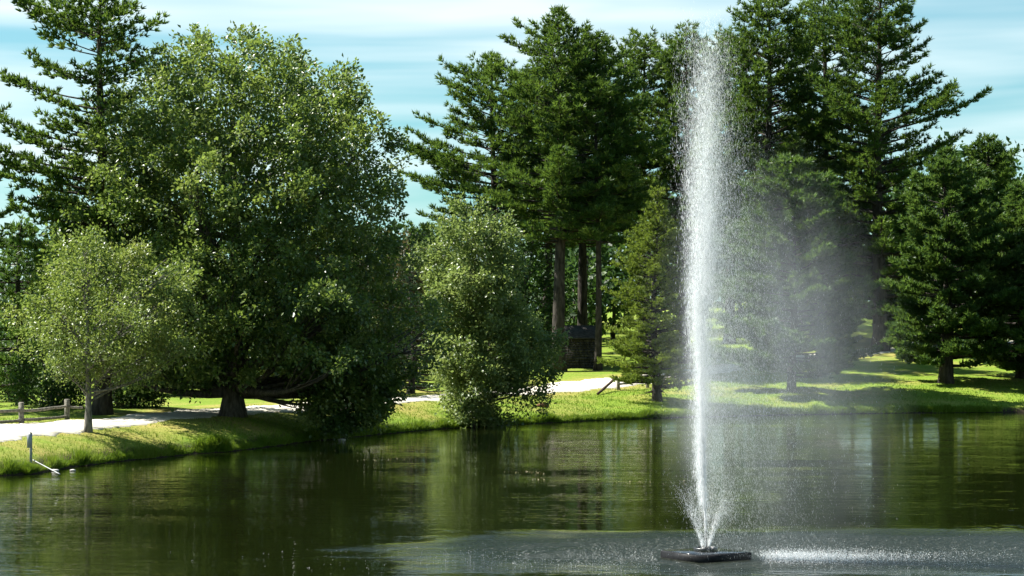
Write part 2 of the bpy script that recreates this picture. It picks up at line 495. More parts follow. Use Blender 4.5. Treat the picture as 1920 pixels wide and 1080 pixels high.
# ------------------------------------------------------------------ water
FX, FY = 3.66, 42.3                     # the floating fountain
def water_mat():
    m, nt, out = new_mat('pond_water')
    N, L = nt.nodes.new, nt.links.new
    tc = N('ShaderNodeTexCoord')
    def math_(op, a, b=0.0):
        n = N('ShaderNodeMath'); n.operation = op
        for i, v in enumerate((a, b)):
            if isinstance(v, (int, float)): n.inputs[i].default_value = v
            else: L(v, n.inputs[i])
        return n.outputs[0]
    def noise(scale, st, detail=3, rough=.5, dist=0):
        mp = N('ShaderNodeMapping'); mp.inputs['Scale'].default_value = st; L(tc.outputs['Object'], mp.inputs[0])
        n = N('ShaderNodeTexNoise'); n.inputs['Scale'].default_value = scale; n.inputs['Detail'].default_value = detail
        n.inputs['Roughness'].default_value = rough; n.inputs['Distortion'].default_value = dist
        L(mp.outputs[0], n.inputs['Vector']); return n.outputs['Fac']
    # where falling drops pock the surface
    mp = N('ShaderNodeMapping'); mp.vector_type = 'POINT'
    mp.inputs['Location'].default_value = (-(FX + 2.6) / 9.2, -(FY + 1.6) / 4.8, 0); mp.inputs['Scale'].default_value = (1 / 9.2, 1 / 4.8, 1)
    L(tc.outputs['Object'], mp.inputs[0])
    ln = N('ShaderNodeVectorMath'); ln.operation = 'LENGTH'; L(mp.outputs[0], ln.inputs[0])
    edge = noise(.35, (1, 1.4, 1), 4, .6)
    dd = math_('ADD', ln.outputs['Value'], math_('MULTIPLY', math_('SUBTRACT', edge, .5), .9))
    mr = N('ShaderNodeMapRange'); mr.interpolation_type = 'SMOOTHSTEP'
    mr.inputs['From Min'].default_value = .50; mr.inputs['From Max'].default_value = 1.12
    mr.inputs['To Min'].default_value = 1; mr.inputs['To Max'].default_value = 0
    L(dd, mr.inputs['Value']); mask = mr.outputs[0]
    # breeze ripples, in drifts
    drift = noise(.11, (1, 2.2, 1), 2)
    dr = N('ShaderNodeMapRange'); dr.inputs['From Min'].default_value = .35; dr.inputs['From Max'].default_value = .68
    dr.inputs['To Min'].default_value = .35; dr.inputs['To Max'].default_value = 1.5
    L(drift, dr.inputs['Value'])
    r1 = noise(1.0, (.75, 2.7, 1), 2.5, .5, .2)
    r2 = noise(1.0, (2.0, 8.0, 1), 2, .5, .2)
    calm = math_('MULTIPLY', math_('ADD', math_('MULTIPLY', r1, .0125), math_('MULTIPLY', r2, .0042)), dr.outputs[0])
    pk = noise(1.0, (6, 8, 1), 3, .6)
    rough_h = math_('MULTIPLY', math_('MULTIPLY', pk, .16), mask)
    h = math_('ADD', calm, rough_h)
    b = N('ShaderNodeBump'); b.inputs['Strength'].default_value = 1.0; b.inputs['Distance'].default_value = 1.0
    L(h, b.inputs['Height'])
    p = principled(nt, IOR=1.333); p.inputs['Base Color'].default_value = (.0055, .0080, .0016, 1)
    rg = N('ShaderNodeMapRange'); rg.inputs['To Min'].default_value = .012; rg.inputs['To Max'].default_value = .34
    L(mask, rg.inputs['Value']); L(rg.outputs[0], p.inputs['Roughness'])
    L(b.outputs[0], p.inputs['Normal'])
    L(p.outputs[0], out.inputs[0])
    return m
M['water'] = water_mat()
def build_water():
    xa = np.linspace(-45, 75, 41); yb = np.linspace(2, 126, 43)
    X, Y = np.meshgrid(xa, yb)
    V = np.column_stack([X.ravel(), Y.ravel(), np.zeros(X.size)])
    n = len(xa)
    I = (np.arange(len(yb) - 1)[:, None] * n + np.arange(n - 1)[None, :]).ravel()
    tag(mesh_obj('pond_water', V, np.stack([I, I + 1, I + n + 1, I + n], -1), M['water']), kind='structure')
build_water()

# ------------------------------------------------------------------ foliage generators
def unit(v):
    return v / (np.linalg.norm(v, axis=-1, keepdims=True) + 1e-9)

class Lump:
    """cheap smooth 3-D noise: a sum of random waves"""
    def __init__(s, rng, wl, k=7):
        d = unit(rng.standard_normal((k, 3))); s.k = d * (2 * math.pi / (wl * rng.uniform(.7, 1.4, (k, 1)))); s.p = rng.uniform(0, 6.28, k)
    def __call__(s, P):
        return np.sin(P @ s.k.T + s.p).sum(-1) / math.sqrt(len(s.p) / 2)

def leaves_mesh(rng, P, D, size, tint, fold=.25, wid=.62):
    """one folded diamond leaf per point P pointing along D"""
    n = len(P)
    D = unit(D)
    side = unit(np.cross(D, unit(rng.standard_normal((n, 3)) * .7 + np.array([0, 0, .9]))))
    up = np.cross(side, D)
    L_ = (size * rng.uniform(.65, 1.25, n))[:, None]
    W = L_ * wid * .5 * rng.uniform(.8, 1.2, (n, 1))
    b = P; t = P + D * L_
    mid = P + D * L_ * .45 + up * L_ * fold * .5
    V = np.stack([b, mid + side * W, t, mid - side * W], 1).reshape(-1, 3)
    i = np.arange(n) * 4
    F = np.concatenate([np.stack([i, i + 1, i + 2], -1), np.stack([i, i + 2, i + 3], -1)])
    return V, F, np.repeat(tint, 4)

def envelope(outline, D):
    """outline rows (py, left px, right px) at distance D -> z, left m, right m (ascending z)"""
    a = np.array(outline, float)
    z = CAM_H + (HORIZON - a[:, 0]) / FPX * D
    o = np.argsort(z)
    return z[o], a[o, 1] / FPX * D, a[o, 2] / FPX * D

def env_r(env, z, phi):
    zl, rl, rr = env
    L_ = np.interp(z, zl, rl); R_ = np.interp(z, zl, rr)
    c = np.cos(phi)                       # phi=0 is +X (right)
    dep = .5 * (L_ + R_)
    side = np.where(c > 0, R_, L_)
    return np.sqrt(1.0 / (c * c / np.maximum(side, .05) ** 2 + (1 - c * c) / np.maximum(dep, .05) ** 2))

def bez(a, b, c, n):
    t = np.linspace(0, 1, n)[:, None]
    return (1 - t) ** 2 * a + 2 * t * (1 - t) * b + t * t * c

def broadleaf(name, base, outline, D, label, cat='tree', group=None, seed=1, twigs=900, per=40, leaf=.13, mat='maple', bark='bark',
              r0=.3, forks=1, limbs=22, hollow=.35, lump=2.2, gap=-.9, twl=(.5, 1.1), up=.8, lean=0.0, stems=None, spread=.16, wid=.62, topbias=0.0, blobs=(), edge_amp=.17, clump=None):
    rng = np.random.default_rng(seed)
    bx, by, bz = base
    env = envelope(outline, D)
    z0, z1 = env[0][0], env[0][-1]
    root = empty(name, (bx, by, bz))
    o = np.array([bx, by, bz])
    # twig origins spread through the crown
    noise = Lump(rng, lump); edge = Lump(rng, lump * 1.3); col = Lump(rng, 1.6)
    pts = []; out = []
    tries = 0
    zt = np.linspace(z0, z1, 200); w = np.maximum(np.interp(zt, env[0], env[1] + env[2]), .05) ** 1.7 * (1 + topbias * (zt - z0) / (z1 - z0)); w /= w.sum()
    while len(pts) < twigs and tries < 60:
        tries += 1
        m = twigs
        z = rng.choice(zt, m, p=w) + rng.uniform(-.1, .1, m); phi = rng.uniform(0, 2 * math.pi, m)
        u = hollow + (1.02 - hollow) * rng.random(m) ** .55
        r = env_r(env, z, phi) * u
        P = np.stack([bx + lean * (z - bz) + r * np.cos(phi), by + r * np.sin(phi), z], -1)
        r2 = 1 + edge_amp * edge(P)
        P[:, 0] = bx + lean * (z - bz) + r * r2 * np.cos(phi); P[:, 1] = by + r * r2 * np.sin(phi)
        ok = noise(P) > gap
        for q, f in zip(P[ok], phi[ok]):
            pts.append(q); out.append(f)
    pts = list(pts[:twigs]); out = list(out[:twigs])
    if clump:                                       # gather most twigs into separate leafy sprays
        gapd, cr_ = clump
        cen = []
        for q in pts:
            if all((q[0] - c[0]) ** 2 + (q[1] - c[1]) ** 2 + (q[2] - c[2]) ** 2 > gapd * gapd for c in cen): cen.append(q)
        cen = np.array(cen)
        k = rng.integers(0, len(cen), int(twigs * .8))
        q = cen[k] + rng.standard_normal((len(k), 3)) * np.array([1, 1, .62]) * cr_
        pts = list(q) + pts[:twigs - len(q)]
        out = [math.atan2(p_[1] - by, p_[0] - bx) for p_ in pts]
    for (px, py, rp, dy, cnt) in blobs:             # boughs that reach out of the main crown
        c = np.array([(px - 960) / FPX * D, by + dy, CAM_H + (HORIZON - py) / FPX * D]); rr = rp / FPX * D
        v = unit(rng.standard_normal((cnt, 3))) * (rng.random((cnt, 1)) ** .5) * rr * np.array([1, 1.1, .75])
        for q in c + v: pts.append(q); out.append(math.atan2(q[1] - by, q[0] - bx))
    pts = np.array(pts); phi = np.array(out)
    nT = len(pts)
    outd = np.stack([np.cos(phi), np.sin(phi), np.zeros(nT)], -1)
    hz = (pts[:, 2] - z0) / (z1 - z0)
    d = unit(outd * .75 + np.array([0, 0, 1.0]) * (up * (.25 + .95 * hz))[:, None] + rng.standard_normal((nT, 3)) * .35)
    ln = rng.uniform(twl[0], twl[1], nT)
    pts0 = pts - d * (ln * .55)[:, None]
    # leaves
    k = per
    t = np.concatenate([rng.random((nT, k)) ** .8], 1)
    P = pts0[:, None, :] + d[:, None, :] * (t * ln[:, None])[:, :, None]
    sp = spread * (1.25 - t)[:, :, None] + .03
    J = rng.standard_normal((nT, k, 3)) * sp
    P = P + J
    Dl = d[:, None, :] * .5 + J / (sp + .02) * .5 + rng.standard_normal((nT, k, 3)) * .45 + np.array([0, 0, -.25])
    base_t = .46 + .17 * col(pts) + .10 * rng.standard_normal(nT)
    tint = np.clip(base_t[:, None] + rng.standard_normal((nT, k)) * .17, 0, 1)
    V, F, ta = leaves_mesh(rng, P.reshape(-1, 3), Dl.reshape(-1, 3), leaf, tint.ravel(), wid=wid)
    cr = mesh_obj('crown', V - o, F, M[mat], root, attrs={'tint': ta}); cr['kind'] = 'stuff'
    # trunk and limbs
    H = z1 - bz
    tr = MB()
    stems_ = stems or [(0, 0)]
    tops = []
    for (dx, dy) in stems_:
        zz = np.linspace(-.35, H * .80, 11)
        f = (zz + .35) / (H * .8 + .35)
        wob = .05 * r0 / .3
        cx = lean * zz + dx * f + wob * np.sin(f * 7 + seed) ; cyy = dy * f + wob * np.cos(f * 6 + seed)
        rad = (r0 / math.sqrt(len(stems_))) * (1 - .88 * f) + .012
        rad = rad * (1 + .55 * np.exp(-np.clip(zz + .05, 0, None) / .28))
        line = np.stack([cx, cyy, zz], -1)
        tr.tube(line, rad, 12, rough=.06, rnd=rng); tops.append((line, rad))
    tr.build('trunk', M[bark], root, smooth=True)
    lb = MB()
    idx = rng.choice(nT, min(limbs, nT), replace=False)
    for i in idx:
        line, rad = tops[rng.integers(len(tops))]
        end = pts0[i] - o
        frac = np.clip((end[2] - .25 * np.linalg.norm(end[:2])) / (H * .8), .12, .93) * rng.uniform(.62, .92)
        zs = frac * H * .8
        a = np.array([np.interp(zs, line[:, 2], line[:, 0]), np.interp(zs, line[:, 2], line[:, 1]), zs])
        rr = np.interp(zs, line[:, 2], rad) * .5
        mid = (a + end) / 2 + np.array([0, 0, -.12 * np.linalg.norm(end - a)]) + rng.standard_normal(3) * .12
        c = bez(a, mid, end, 7)
        lb.tube(c, np.linspace(rr, .012, 7), 5, cap=False)
        near = np.argsort(((pts0 - o - end) ** 2).sum(1))[1:9]
        for j in near:
            e2 = pts0[j] - o
            s0 = c[rng.integers(3, 6)]
            lb.tube(bez(s0, (s0 + e2) / 2 + rng.standard_normal(3) * .08, e2 + d[j] * ln[j] * .6, 4), np.linspace(max(rr * .3, .014), .006, 4), 3, cap=False)
    ob = lb.build('limbs', M[bark], root); ob['kind'] = 'stuff'
    return tag(root, label, cat, group)

def tufts_mesh(rng, P, D, length, width, tint, n=7, open_=.75):
    """needle tufts: n thin triangles fanning out from every point"""
    m = len(P); D = unit(D)
    q = unit(D[:, None, :] + unit(rng.standard_normal((m, n, 3))) * open_)
    side = unit(np.cross(q, rng.standard_normal((m, n, 3))))
    L_ = (length * rng.uniform(.7, 1.2, (m, n)))[:, :, None]
    b = P[:, None, :] + q * L_ * .05
    w = width * .5
    V = np.stack([b + side * w, b - side * w, b + q * L_], 2).reshape(-1, 3)
    F = np.arange(m * n * 3).reshape(-1, 3)
    return V, F, np.repeat(np.clip(np.repeat(tint, n) + rng.standard_normal(m * n) * .10, 0, 1), 3)

def pine(name, base, outline, D, label, cat='tree', group=None, seed=1, mat='pine', bark='pine_bark', r0=.35, whorl=(.42, .62), per=(6, 8),
         tl=.26, tw=.085, tn=7, rise=.25, droop=.0, dens=1.0, lean=0.0, tuft_step=.17, let_step=.17, stubs=10, gapp=.10, upturn=.45, wide=1.12):
    rng = np.random.default_rng(seed)
    bx, by, bz = base
    env = envelope(outline, D)
    z0, z1 = env[0][0], env[0][-1]
    o = np.array([bx, by, bz])
    root = empty(name, (bx, by, bz))
    H = z1 - bz
    zz = np.linspace(-.4, H - .15, 16); f = np.clip(zz / H, 0, 1)
    wob = .10
    cx = lean * zz + wob * np.sin(f * 6 + seed); cyy = wob * np.cos(f * 5 + seed * 2)
    rad = r0 * (1 - f) ** .85 + .02
    rad = rad * (1 + .45 * np.exp(-np.clip(zz, 0, None) / .35))
    line = np.stack([cx, cyy, zz], -1)
    tr = MB(); tr.tube(line, rad, 12, rough=.07, rnd=rng)
    tr.build('trunk', M[bark], root, smooth=True)
    lb = MB()
    col = Lump(rng, 2.0)
    TP, TD, TT = [], [], []
    z = z0 - bz
    a0 = rng.uniform(0, 6.28)
    while z < H - .1:
        k = rng.integers(per[0], per[1] + 1)
        hf = (z - (z0 - bz)) / max(z1 - z0, .1)
        a0 += rng.uniform(.4, 1.2)
        for j in range(k):
            if rng.random() < gapp: continue
            phi = a0 + j * 2 * math.pi / k + rng.normal(0, .22)
            zb = z + rng.normal(0, .10)
            ln = float(env_r(env, np.array([zb + bz + .35]), np.array([phi]))[0]) * wide * rng.choice([rng.uniform(.5, .8), rng.uniform(.8, 1.12)])
            ln = max(ln, .35)
            a = np.array([np.interp(zb, zz, cx), np.interp(zb, zz, cyy), zb])
            h = np.array([math.cos(phi), math.sin(phi), 0])
            slope = rise * (.25 + 1.5 * hf) - droop * (1 - hf)
            end = a + h * ln + np.array([0, 0, ln * slope])
            mid = a + h * ln * .55 + np.array([0, 0, ln * (slope * .55 - .06 * (1 - hf))])
            n = 8
            c = bez(a, mid, end, n)
            tt = np.linspace(0, 1, n)
            c[:, 2] += upturn * .25 * ln * tt ** 3 * (.4 + hf)
            rr = np.interp(zb, zz, rad) * .30
            lb.tube(c, np.linspace(max(rr, .018), .008, n), 4, cap=False)
            # side branchlets lie in a flat fan
            m = max(3, int(ln / let_step * dens))
            lo_ = .28 if ln > 1.2 else .05
            ts = np.sort(lo_ + (1 - lo_) * rng.random(m) ** .8)
            side = np.array([-h[1], h[0], 0])
            for q, t in enumerate(ts):
                s0 = np.array([np.interp(t, tt, c[:, i]) for i in range(3)])
                sg = 1 if q % 2 else -1
                l2 = (.18 + .36 * ln * (1.12 - t) * min(1, t * 2.2)) * rng.uniform(.6, 1.15)
                l2 = min(l2, 1.5)
                d2 = unit(h * rng.uniform(.5, 1.0) + side * sg * rng.uniform(.55, 1.1) + np.array([0, 0, rng.normal(.14, .16)]))
                nt_ = max(1, int(l2 / tuft_step))
                u = (np.arange(nt_) + rng.random(nt_)) / nt_
                p = s0 + d2 * (u * l2)[:, None] + rng.standard_normal((nt_, 3)) * .05
                TP.append(p); TD.append(np.tile(d2 * .8 + np.array([0, 0, .7]), (nt_, 1))); TT.append(np.full(nt_, rng.normal(.45, .12)))
                if l2 > .6: lb.tube(np.array([s0, s0 + d2 * l2 * .9]), [.010, .004], 3, cap=False)
            TP.append(end[None] + (c[-1] - end)[None]); TD.append((h * .6 + np.array([0, 0, .8]))[None]); TT.append(np.array([.6]))
        z += rng.uniform(*whorl) * (1.0 if hf < .75 else .62)
    # leader
    tip = np.linspace(H - .9, H + .05, 6)
    TP.append(np.stack([np.interp(tip, zz, cx), np.interp(tip, zz, cyy), tip], -1)); TD.append(np.tile([0, 0, 1.0], (6, 1))); TT.append(np.full(6, .6))
    # dead stubs below the crown
    for _ in range(stubs):
        zb = rng.uniform(.25, .95) * (z0 - bz) if z0 - bz > 1 else .5
        phi = rng.uniform(0, 6.28); ln = rng.uniform(.2, .9)
        a = np.array([np.interp(zb, zz, cx), np.interp(zb, zz, cyy), zb]); h = np.array([math.cos(phi), math.sin(phi), rng.uniform(-.2, .25)])
        lb.tube(np.array([a, a + h * ln * .6, a + h * ln + np.array([0, 0, -.05])]), [.03, .02, .008], 4, cap=False)
    TP = np.vstack(TP); TD = np.vstack(TD); TT = np.concatenate(TT)
    TT = np.clip(TT + .14 * col(TP), 0, 1)
    V, F, ta = tufts_mesh(rng, TP, TD, tl, tw, TT, tn)
    cr = mesh_obj('crown', V, F, M[mat], root, attrs={'tint': ta}); cr['kind'] = 'stuff'
    ob = lb.build('limbs', M[bark], root); ob['kind'] = 'stuff'
    return tag(root, label, cat, group)

def copy_tree(src, base, sc, rz, label, group):
    r = src.copy(); COL.objects.link(r)
    r.location = base; r.scale = (sc, sc, sc); r.rotation_euler = (0, 0, rz)
    r['label'] = label; r['group'] = group
    for ch in list(src.children):
        c = ch.copy(); COL.objects.link(c); c.parent = r
    return r

def base_at(px, D):
    x = (px - 960) / FPX * D
    return (x, D, zg(x, D))
def D_of(px, py): return at(px, py)[1]

# ------------------------------------------------------------------ trees
def trees():
    # --- left bank
    b = at(440, 781); D = b[1]
    broadleaf('maple_tree', b, [(66, 30, 25), (85, 105, 95), (120, 150, 185), (200, 222, 235), (300, 245, 272), (335, 305, 278), (400, 318, 268), (500, 325, 262),
        (600, 300, 320), (660, 250, 320), (695, 190, 300), (718, 80, 190)], D,
        'huge rounded maple with dark trunk leaning over the bank left of centre', 'tree', 'broadleaf trees on the near bank', seed=11, twigs=4000, per=46, leaf=.175,
        mat='maple', r0=.42, limbs=60, lump=1.25, gap=-.05, hollow=.30, twl=(.35, .8), spread=.17, clump=(.92, .34),
        blobs=[(620, 730, 60, 0, 80), (690, 765, 48, -.6, 60), (725, 720, 42, 0, 40), (640, 690, 90, -1, 90), (150, 430, 60, 0, 60), (145, 520, 62, 0, 60), (640, 790, 32, -1.2, 28), (600, 760, 36, -1.5, 35), (235, 640, 80, 0, 80)])
    b = at(165, 811); D = b[1]
    broadleaf('young_tree', b, [(436, 5, 25), (470, 40, 85), (530, 80, 140), (580, 105, 165), (620, 108, 165), (660, 90, 150), (700, 50, 100), (716, 15, 40)], D,
        'small olive-green tree with slim pale trunk between the path and the pond', 'tree', 'broadleaf trees on the near bank', seed=12, twigs=600, per=32, leaf=.115,
        mat='young', bark='young_bark', r0=.115, limbs=34, lump=1.0, gap=-.6, hollow=.12, clump=(.80, .25), edge_amp=.28, blobs=[(320, 560, 38, 0, 40), (90, 610, 36, 0, 34), (250, 480, 30, 0, 24), (70, 570, 24, .3, 16), (300, 650, 34, 0, 26)], twl=(.5, 1.0), spread=.15)
    b = at(882, 797); D = b[1]
    broadleaf('shore_tree', b, [(372, 6, 16), (400, 34, 42), (450, 66, 72), (500, 84, 82), (545, 84, 76), (580, 66, 92), (620, 58, 128), (660, 56, 136), (700, 56, 134), (745, 50, 112), (775, 25, 84), (790, 8, 40)], D,
        'pale-leaved small tree overhanging the water just right of the big maple', 'tree', 'broadleaf trees on the near bank', seed=13, twigs=1300, per=38, leaf=.165,
        mat='shore_leaf', r0=.19, limbs=34, lump=1.2, gap=-.3, hollow=.25, clump=(.85, .28), stems=[(0.2, 0), (.9, .3)], twl=(.5, 1.0), spread=.17)
    # --- larch by the path
    b = at(1229, 752); D = b[1]
    pine('larch_tree', b, [(353, 4, 8), (400, 26, 30), (450, 52, 50), (500, 72, 64), (560, 88, 76), (620, 100, 82), (660, 106, 84), (700, 104, 80), (722, 80, 70)], D,
        'feathery yellow-green young conifer beside the path left of the jet', 'tree', 'conifers on the lawn', seed=21, mat='larch', r0=.20, whorl=(.20, .30), per=(4, 6),
        tl=.16, tw=.045, tn=8, rise=.30, droop=.05, tuft_step=.085, let_step=.12, stubs=16, gapp=.05, upturn=.5, wide=1.0)
    # --- far left white pine and its neighbours
    D = 86.0
    pine('white_pine', base_at(192, D), [(-30, 5, 5), (0, 85, 55), (30, 152, 80), (65, 145, 105), (95, 110, 122), (125, 60, 122), (150, 195, 60), (178, 185, 50), (205, 40, 25), (235, 190, 40),
        (300, 205, 50), (345, 200, 60), (405, 205, 70), (450, 170, 70), (560, 90, 60)], D,
        'tall ragged pine with layered branches at the left edge of the photo', 'tree', 'tall pines', seed=31, mat='pine', r0=.34, whorl=(.45, .65), per=(6, 8), gapp=.10, rise=.16, upturn=.5, stubs=8, tl=.24, let_step=.15)
    pine('white_pine', base_at(38, 94.0), [(412, 8, 8), (450, 70, 60), (520, 95, 85), (600, 90, 90), (680, 85, 85), (720, 60, 60)], 94.0,
        'low soft-green pine behind the rail fence at the left edge', 'tree', 'low pines', seed=32, mat='soft_pine', r0=.2, whorl=(.4, .55), rise=.05, droop=.1, stubs=5)
    pine('white_pine', base_at(-150, 88.0), [(60, 8, 8), (150, 90, 90), (300, 150, 150), (450, 160, 150), (600, 120, 120)], 88.0,
        'pine whose branches reach in from beyond the left edge above the fence', 'tree', 'tall pines', seed=33, mat='pine', r0=.3, stubs=4)
    for i, (px, D_, out_, lab, sd) in enumerate([
        (96, 90.0, [(628, 5, 10), (660, 45, 50), (710, 60, 62), (750, 55, 60), (770, 30, 40)], 'leafy shrub right behind the rail fence under the pine', 41),
        (250, 92.0, [(660, 8, 8), (700, 40, 42), (740, 48, 50), (768, 30, 36)], 'low round shrub in the shade left of the maple trunk', 42),
        (20, 97.0, [(600, 5, 8), (650, 60, 50), (720, 70, 66), (760, 40, 40)], 'dark shrub at the left edge behind the fence', 43)]):
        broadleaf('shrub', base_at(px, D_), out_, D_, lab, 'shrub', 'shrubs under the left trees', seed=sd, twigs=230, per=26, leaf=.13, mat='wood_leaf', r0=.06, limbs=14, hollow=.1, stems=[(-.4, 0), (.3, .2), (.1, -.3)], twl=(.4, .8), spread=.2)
    # --- understorey behind the maple
    for (px, D_, out_, lab, sd, mt) in [
        (560, 112.0, [(470, 20, 20), (520, 80, 80), (600, 110, 110), (680, 100, 110), (735, 60, 60)], 'dark woodland tree hidden behind the lower maple branches', 51, 'wood_leaf'),
        (330, 108.0, [(480, 20, 20), (530, 80, 80), (600, 110, 110), (680, 100, 90), (730, 50, 60)], 'dark woodland tree behind the young tree and maple trunk', 52, 'wood_leaf'),
        (738, 124.0, [(432, 10, 20), (460, 48, 50), (520, 70, 60), (600, 70, 70), (680, 60, 60)], 'reddish-leaved tree in the gap between the maple and the pines', 53, 'red_leaf'),
        (140, 110.0, [(430, 20, 20), (490, 80, 80), (600, 110, 110), (700, 80, 80)], 'dark woodland tree behind the tall pine at the left', 54, 'wood_leaf'),
        (985, 140.0, [(450, 20, 20), (500, 60, 60), (580, 85, 80), (660, 70, 70), (695, 40, 40)], 'dark woodland tree behind the pale shore tree', 55, 'wood_leaf')]:
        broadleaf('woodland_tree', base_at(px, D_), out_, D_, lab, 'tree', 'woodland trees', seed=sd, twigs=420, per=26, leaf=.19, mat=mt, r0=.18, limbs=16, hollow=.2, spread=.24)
    pine('spruce_tree', base_at(772, 113.0), [(494, 3, 3), (540, 28, 28), (600, 52, 48), (660, 70, 62), (715, 82, 70), (738, 60, 55)], 113.0,
        'pointed young spruce between the maple and the pale shore tree', 'tree', 'conifers on the lawn', seed=56, mat='spruce', r0=.14, whorl=(.28, .38), per=(5, 7), tl=.14, tw=.045, tn=7, rise=.08, droop=.15, stubs=3, let_step=.2, tuft_step=.15, wide=1.0)
    pine('white_pine', base_at(800, 150.0), [(425, 10, 10), (450, 60, 70), (490, 80, 80), (560, 80, 80), (640, 70, 70)], 150.0,
        'low spreading pine filling the gap below the sky beside the maple', 'tree', 'low pines', seed=57, mat='soft_pine', r0=.25, stubs=4, tl=.28, tw=.08)
    # --- centre pines
    pk = dict(tl=.33, tw=.082, tn=7, tuft_step=.18, let_step=.17)
    b = at(1050, 697); D = b[1]
    pine('white_pine', b, [(22, 5, 8), (60, 62, 42), (110, 98, 62), (160, 112, 85), (220, 135, 112), (280, 152, 122), (330, 165, 130), (400, 125, 125), (450, 70, 80)], D,
        'tallest pine of the central clump, with a bare lit trunk', 'tree', 'tall pines', seed=61, r0=.39, stubs=16, **pk)
    for (px, D_, out_, lab, sd, r0) in [
        (925, 139.0, [(106, 12, 15), (150, 80, 52), (200, 112, 80), (250, 112, 92), (330, 160, 100), (372, 168, 110), (405, 150, 100), (440, 90, 60)], 'pine on the left flank of the central clump, branches over the sky gap', 62, .36),
        (1120, 133.5, [(66, 15, 18), (100, 42, 50), (200, 85, 88), (300, 112, 112), (400, 112, 120), (450, 70, 75)], 'pine of the central clump with a slender trunk right of the lit one', 63, .20),
        (1205, 142.0, [(72, 25, 18), (120, 62, 60), (200, 88, 88), (300, 105, 105), (400, 105, 105), (455, 60, 60)], 'pine of the central clump rising behind the feathery conifer', 65, .34),
        (1285, 139.0, [(58, 18, 20), (100, 52, 50), (200, 82, 92), (300, 100, 100), (450, 95, 95), (540, 70, 70)], 'rightmost pine of the central clump, partly behind the jet', 66, .34)]:
        last = pine('white_pine', base_at(px, D_), out_, D_, lab, 'tree', 'tall pines', seed=sd, r0=r0, stubs=12, **pk)
        if sd == 65: tall_a = last
    copy_tree(tall_a, base_at(1093, 146.0), 1.0, 2.2, 'dark-trunked pine standing behind the lit trunk', 'tall pines')
    copy_tree(tall_a, base_at(1025, 152.0), .97, 4.1, 'pine deep in the central clump left of the lit trunk', 'tall pines')
    # --- right of the jet
    for (px, D_, out_, lab, sd, r0, mt) in [
        (1648, 148.0, [(-52, 8, 8), (0, 62, 42), (50, 92, 62), (90, 110, 100), (130, 100, 82), (158, 80, 25), (185, 130, 130), (215, 150, 175), (245, 160, 192), (275, 150, 150), (330, 140, 122), (400, 140, 112), (500, 120, 100), (590, 70, 70)],
            'very tall pine right of the jet with tiers against the sky', 71, .50, 'pine'),
        (1440, 152.0, [(-20, 20, 20), (40, 62, 70), (120, 82, 98), (250, 110, 120), (400, 118, 118), (560, 95, 95)], 'very tall pine directly behind the upper spray', 72, .42, 'pine'),
        (1545, 156.0, [(-30, 10, 14), (20, 42, 50), (120, 80, 80), (250, 100, 100), (400, 112, 112), (560, 90, 90)], 'very tall pine between the spray and the tiered one', 73, .42, 'pine')]:
        pine('white_pine', base_at(px, D_), out_, D_, lab, 'tree', 'tall pines', seed=sd, r0=r0, stubs=14, **(dict(pk, whorl=(.52, .76), per=(6, 7), gapp=.12, wide=1.12) if sd == 71 else dict(pk, whorl=(.48, .70))))
    b = at(1487, 737); D = b[1]
    pk2 = dict(tl=.30, tw=.105, tn=7, tuft_step=.14, let_step=.105, whorl=(.36, .48), per=(5, 7))
    low_a = pine('white_pine', b, [(300, 25, 25), (340, 66, 66), (400, 96, 98), (500, 122, 126), (600, 136, 142), (665, 140, 142), (698, 80, 80)], D,
        'medium pine on the right lawn seen through the spray', 'tree', 'pines on the right lawn', seed=74, mat='soft_pine', r0=.22, rise=.2, stubs=3, **pk2)
    b = at(1775, 719); D = b[1]
    low_b = pine('white_pine', b, [(283, 14, 14), (320, 44, 56), (400, 84, 104), (500, 104, 140), (600, 110, 140), (640, 104, 142), (662, 88, 130), (682, 50, 70)], D,
        'medium pine with a short dark trunk on the right lawn', 'tree', 'pines on the right lawn', seed=75, mat='soft_pine', r0=.36, rise=.2, stubs=2, **pk2)
    pine('white_pine', base_at(1912, 131.0), [(345, 12, 12), (390, 46, 46), (440, 70, 66), (520, 95, 95), (600, 108, 108), (660, 100, 100), (690, 60, 60)], 131.0,
        'medium pine cut off by the right edge of the photo', 'tree', 'pines on the right lawn', seed=76, mat='soft_pine', r0=.26, rise=.2, stubs=2, **pk2)
    for (px, D_, src, sc, rz, lab) in [
        (1850, 152.0, low_b, 1.08, 1.9, 'dark pine behind the two medium pines at the right'),
        (1715, 158.0, low_a, .80, 2.8, 'dark pine in the shade right of the tiered pine trunk'),
        (1560, 160.0, low_b, .78, 4.0, 'dark pine behind the mist right of the jet'),
        (1368, 157.0, tall_a, 1.06, 4.9, 'tall dark pine immediately right of the upper water column')]:
        copy_tree(src, base_at(px, D_), sc, rz, lab, 'shaded pines')
    copy_tree(low_b, base_at(2040, 124.5), 1.0, .8, 'pine just beyond the right edge whose shadow crosses the lawn', 'pines on the right lawn')
trees()

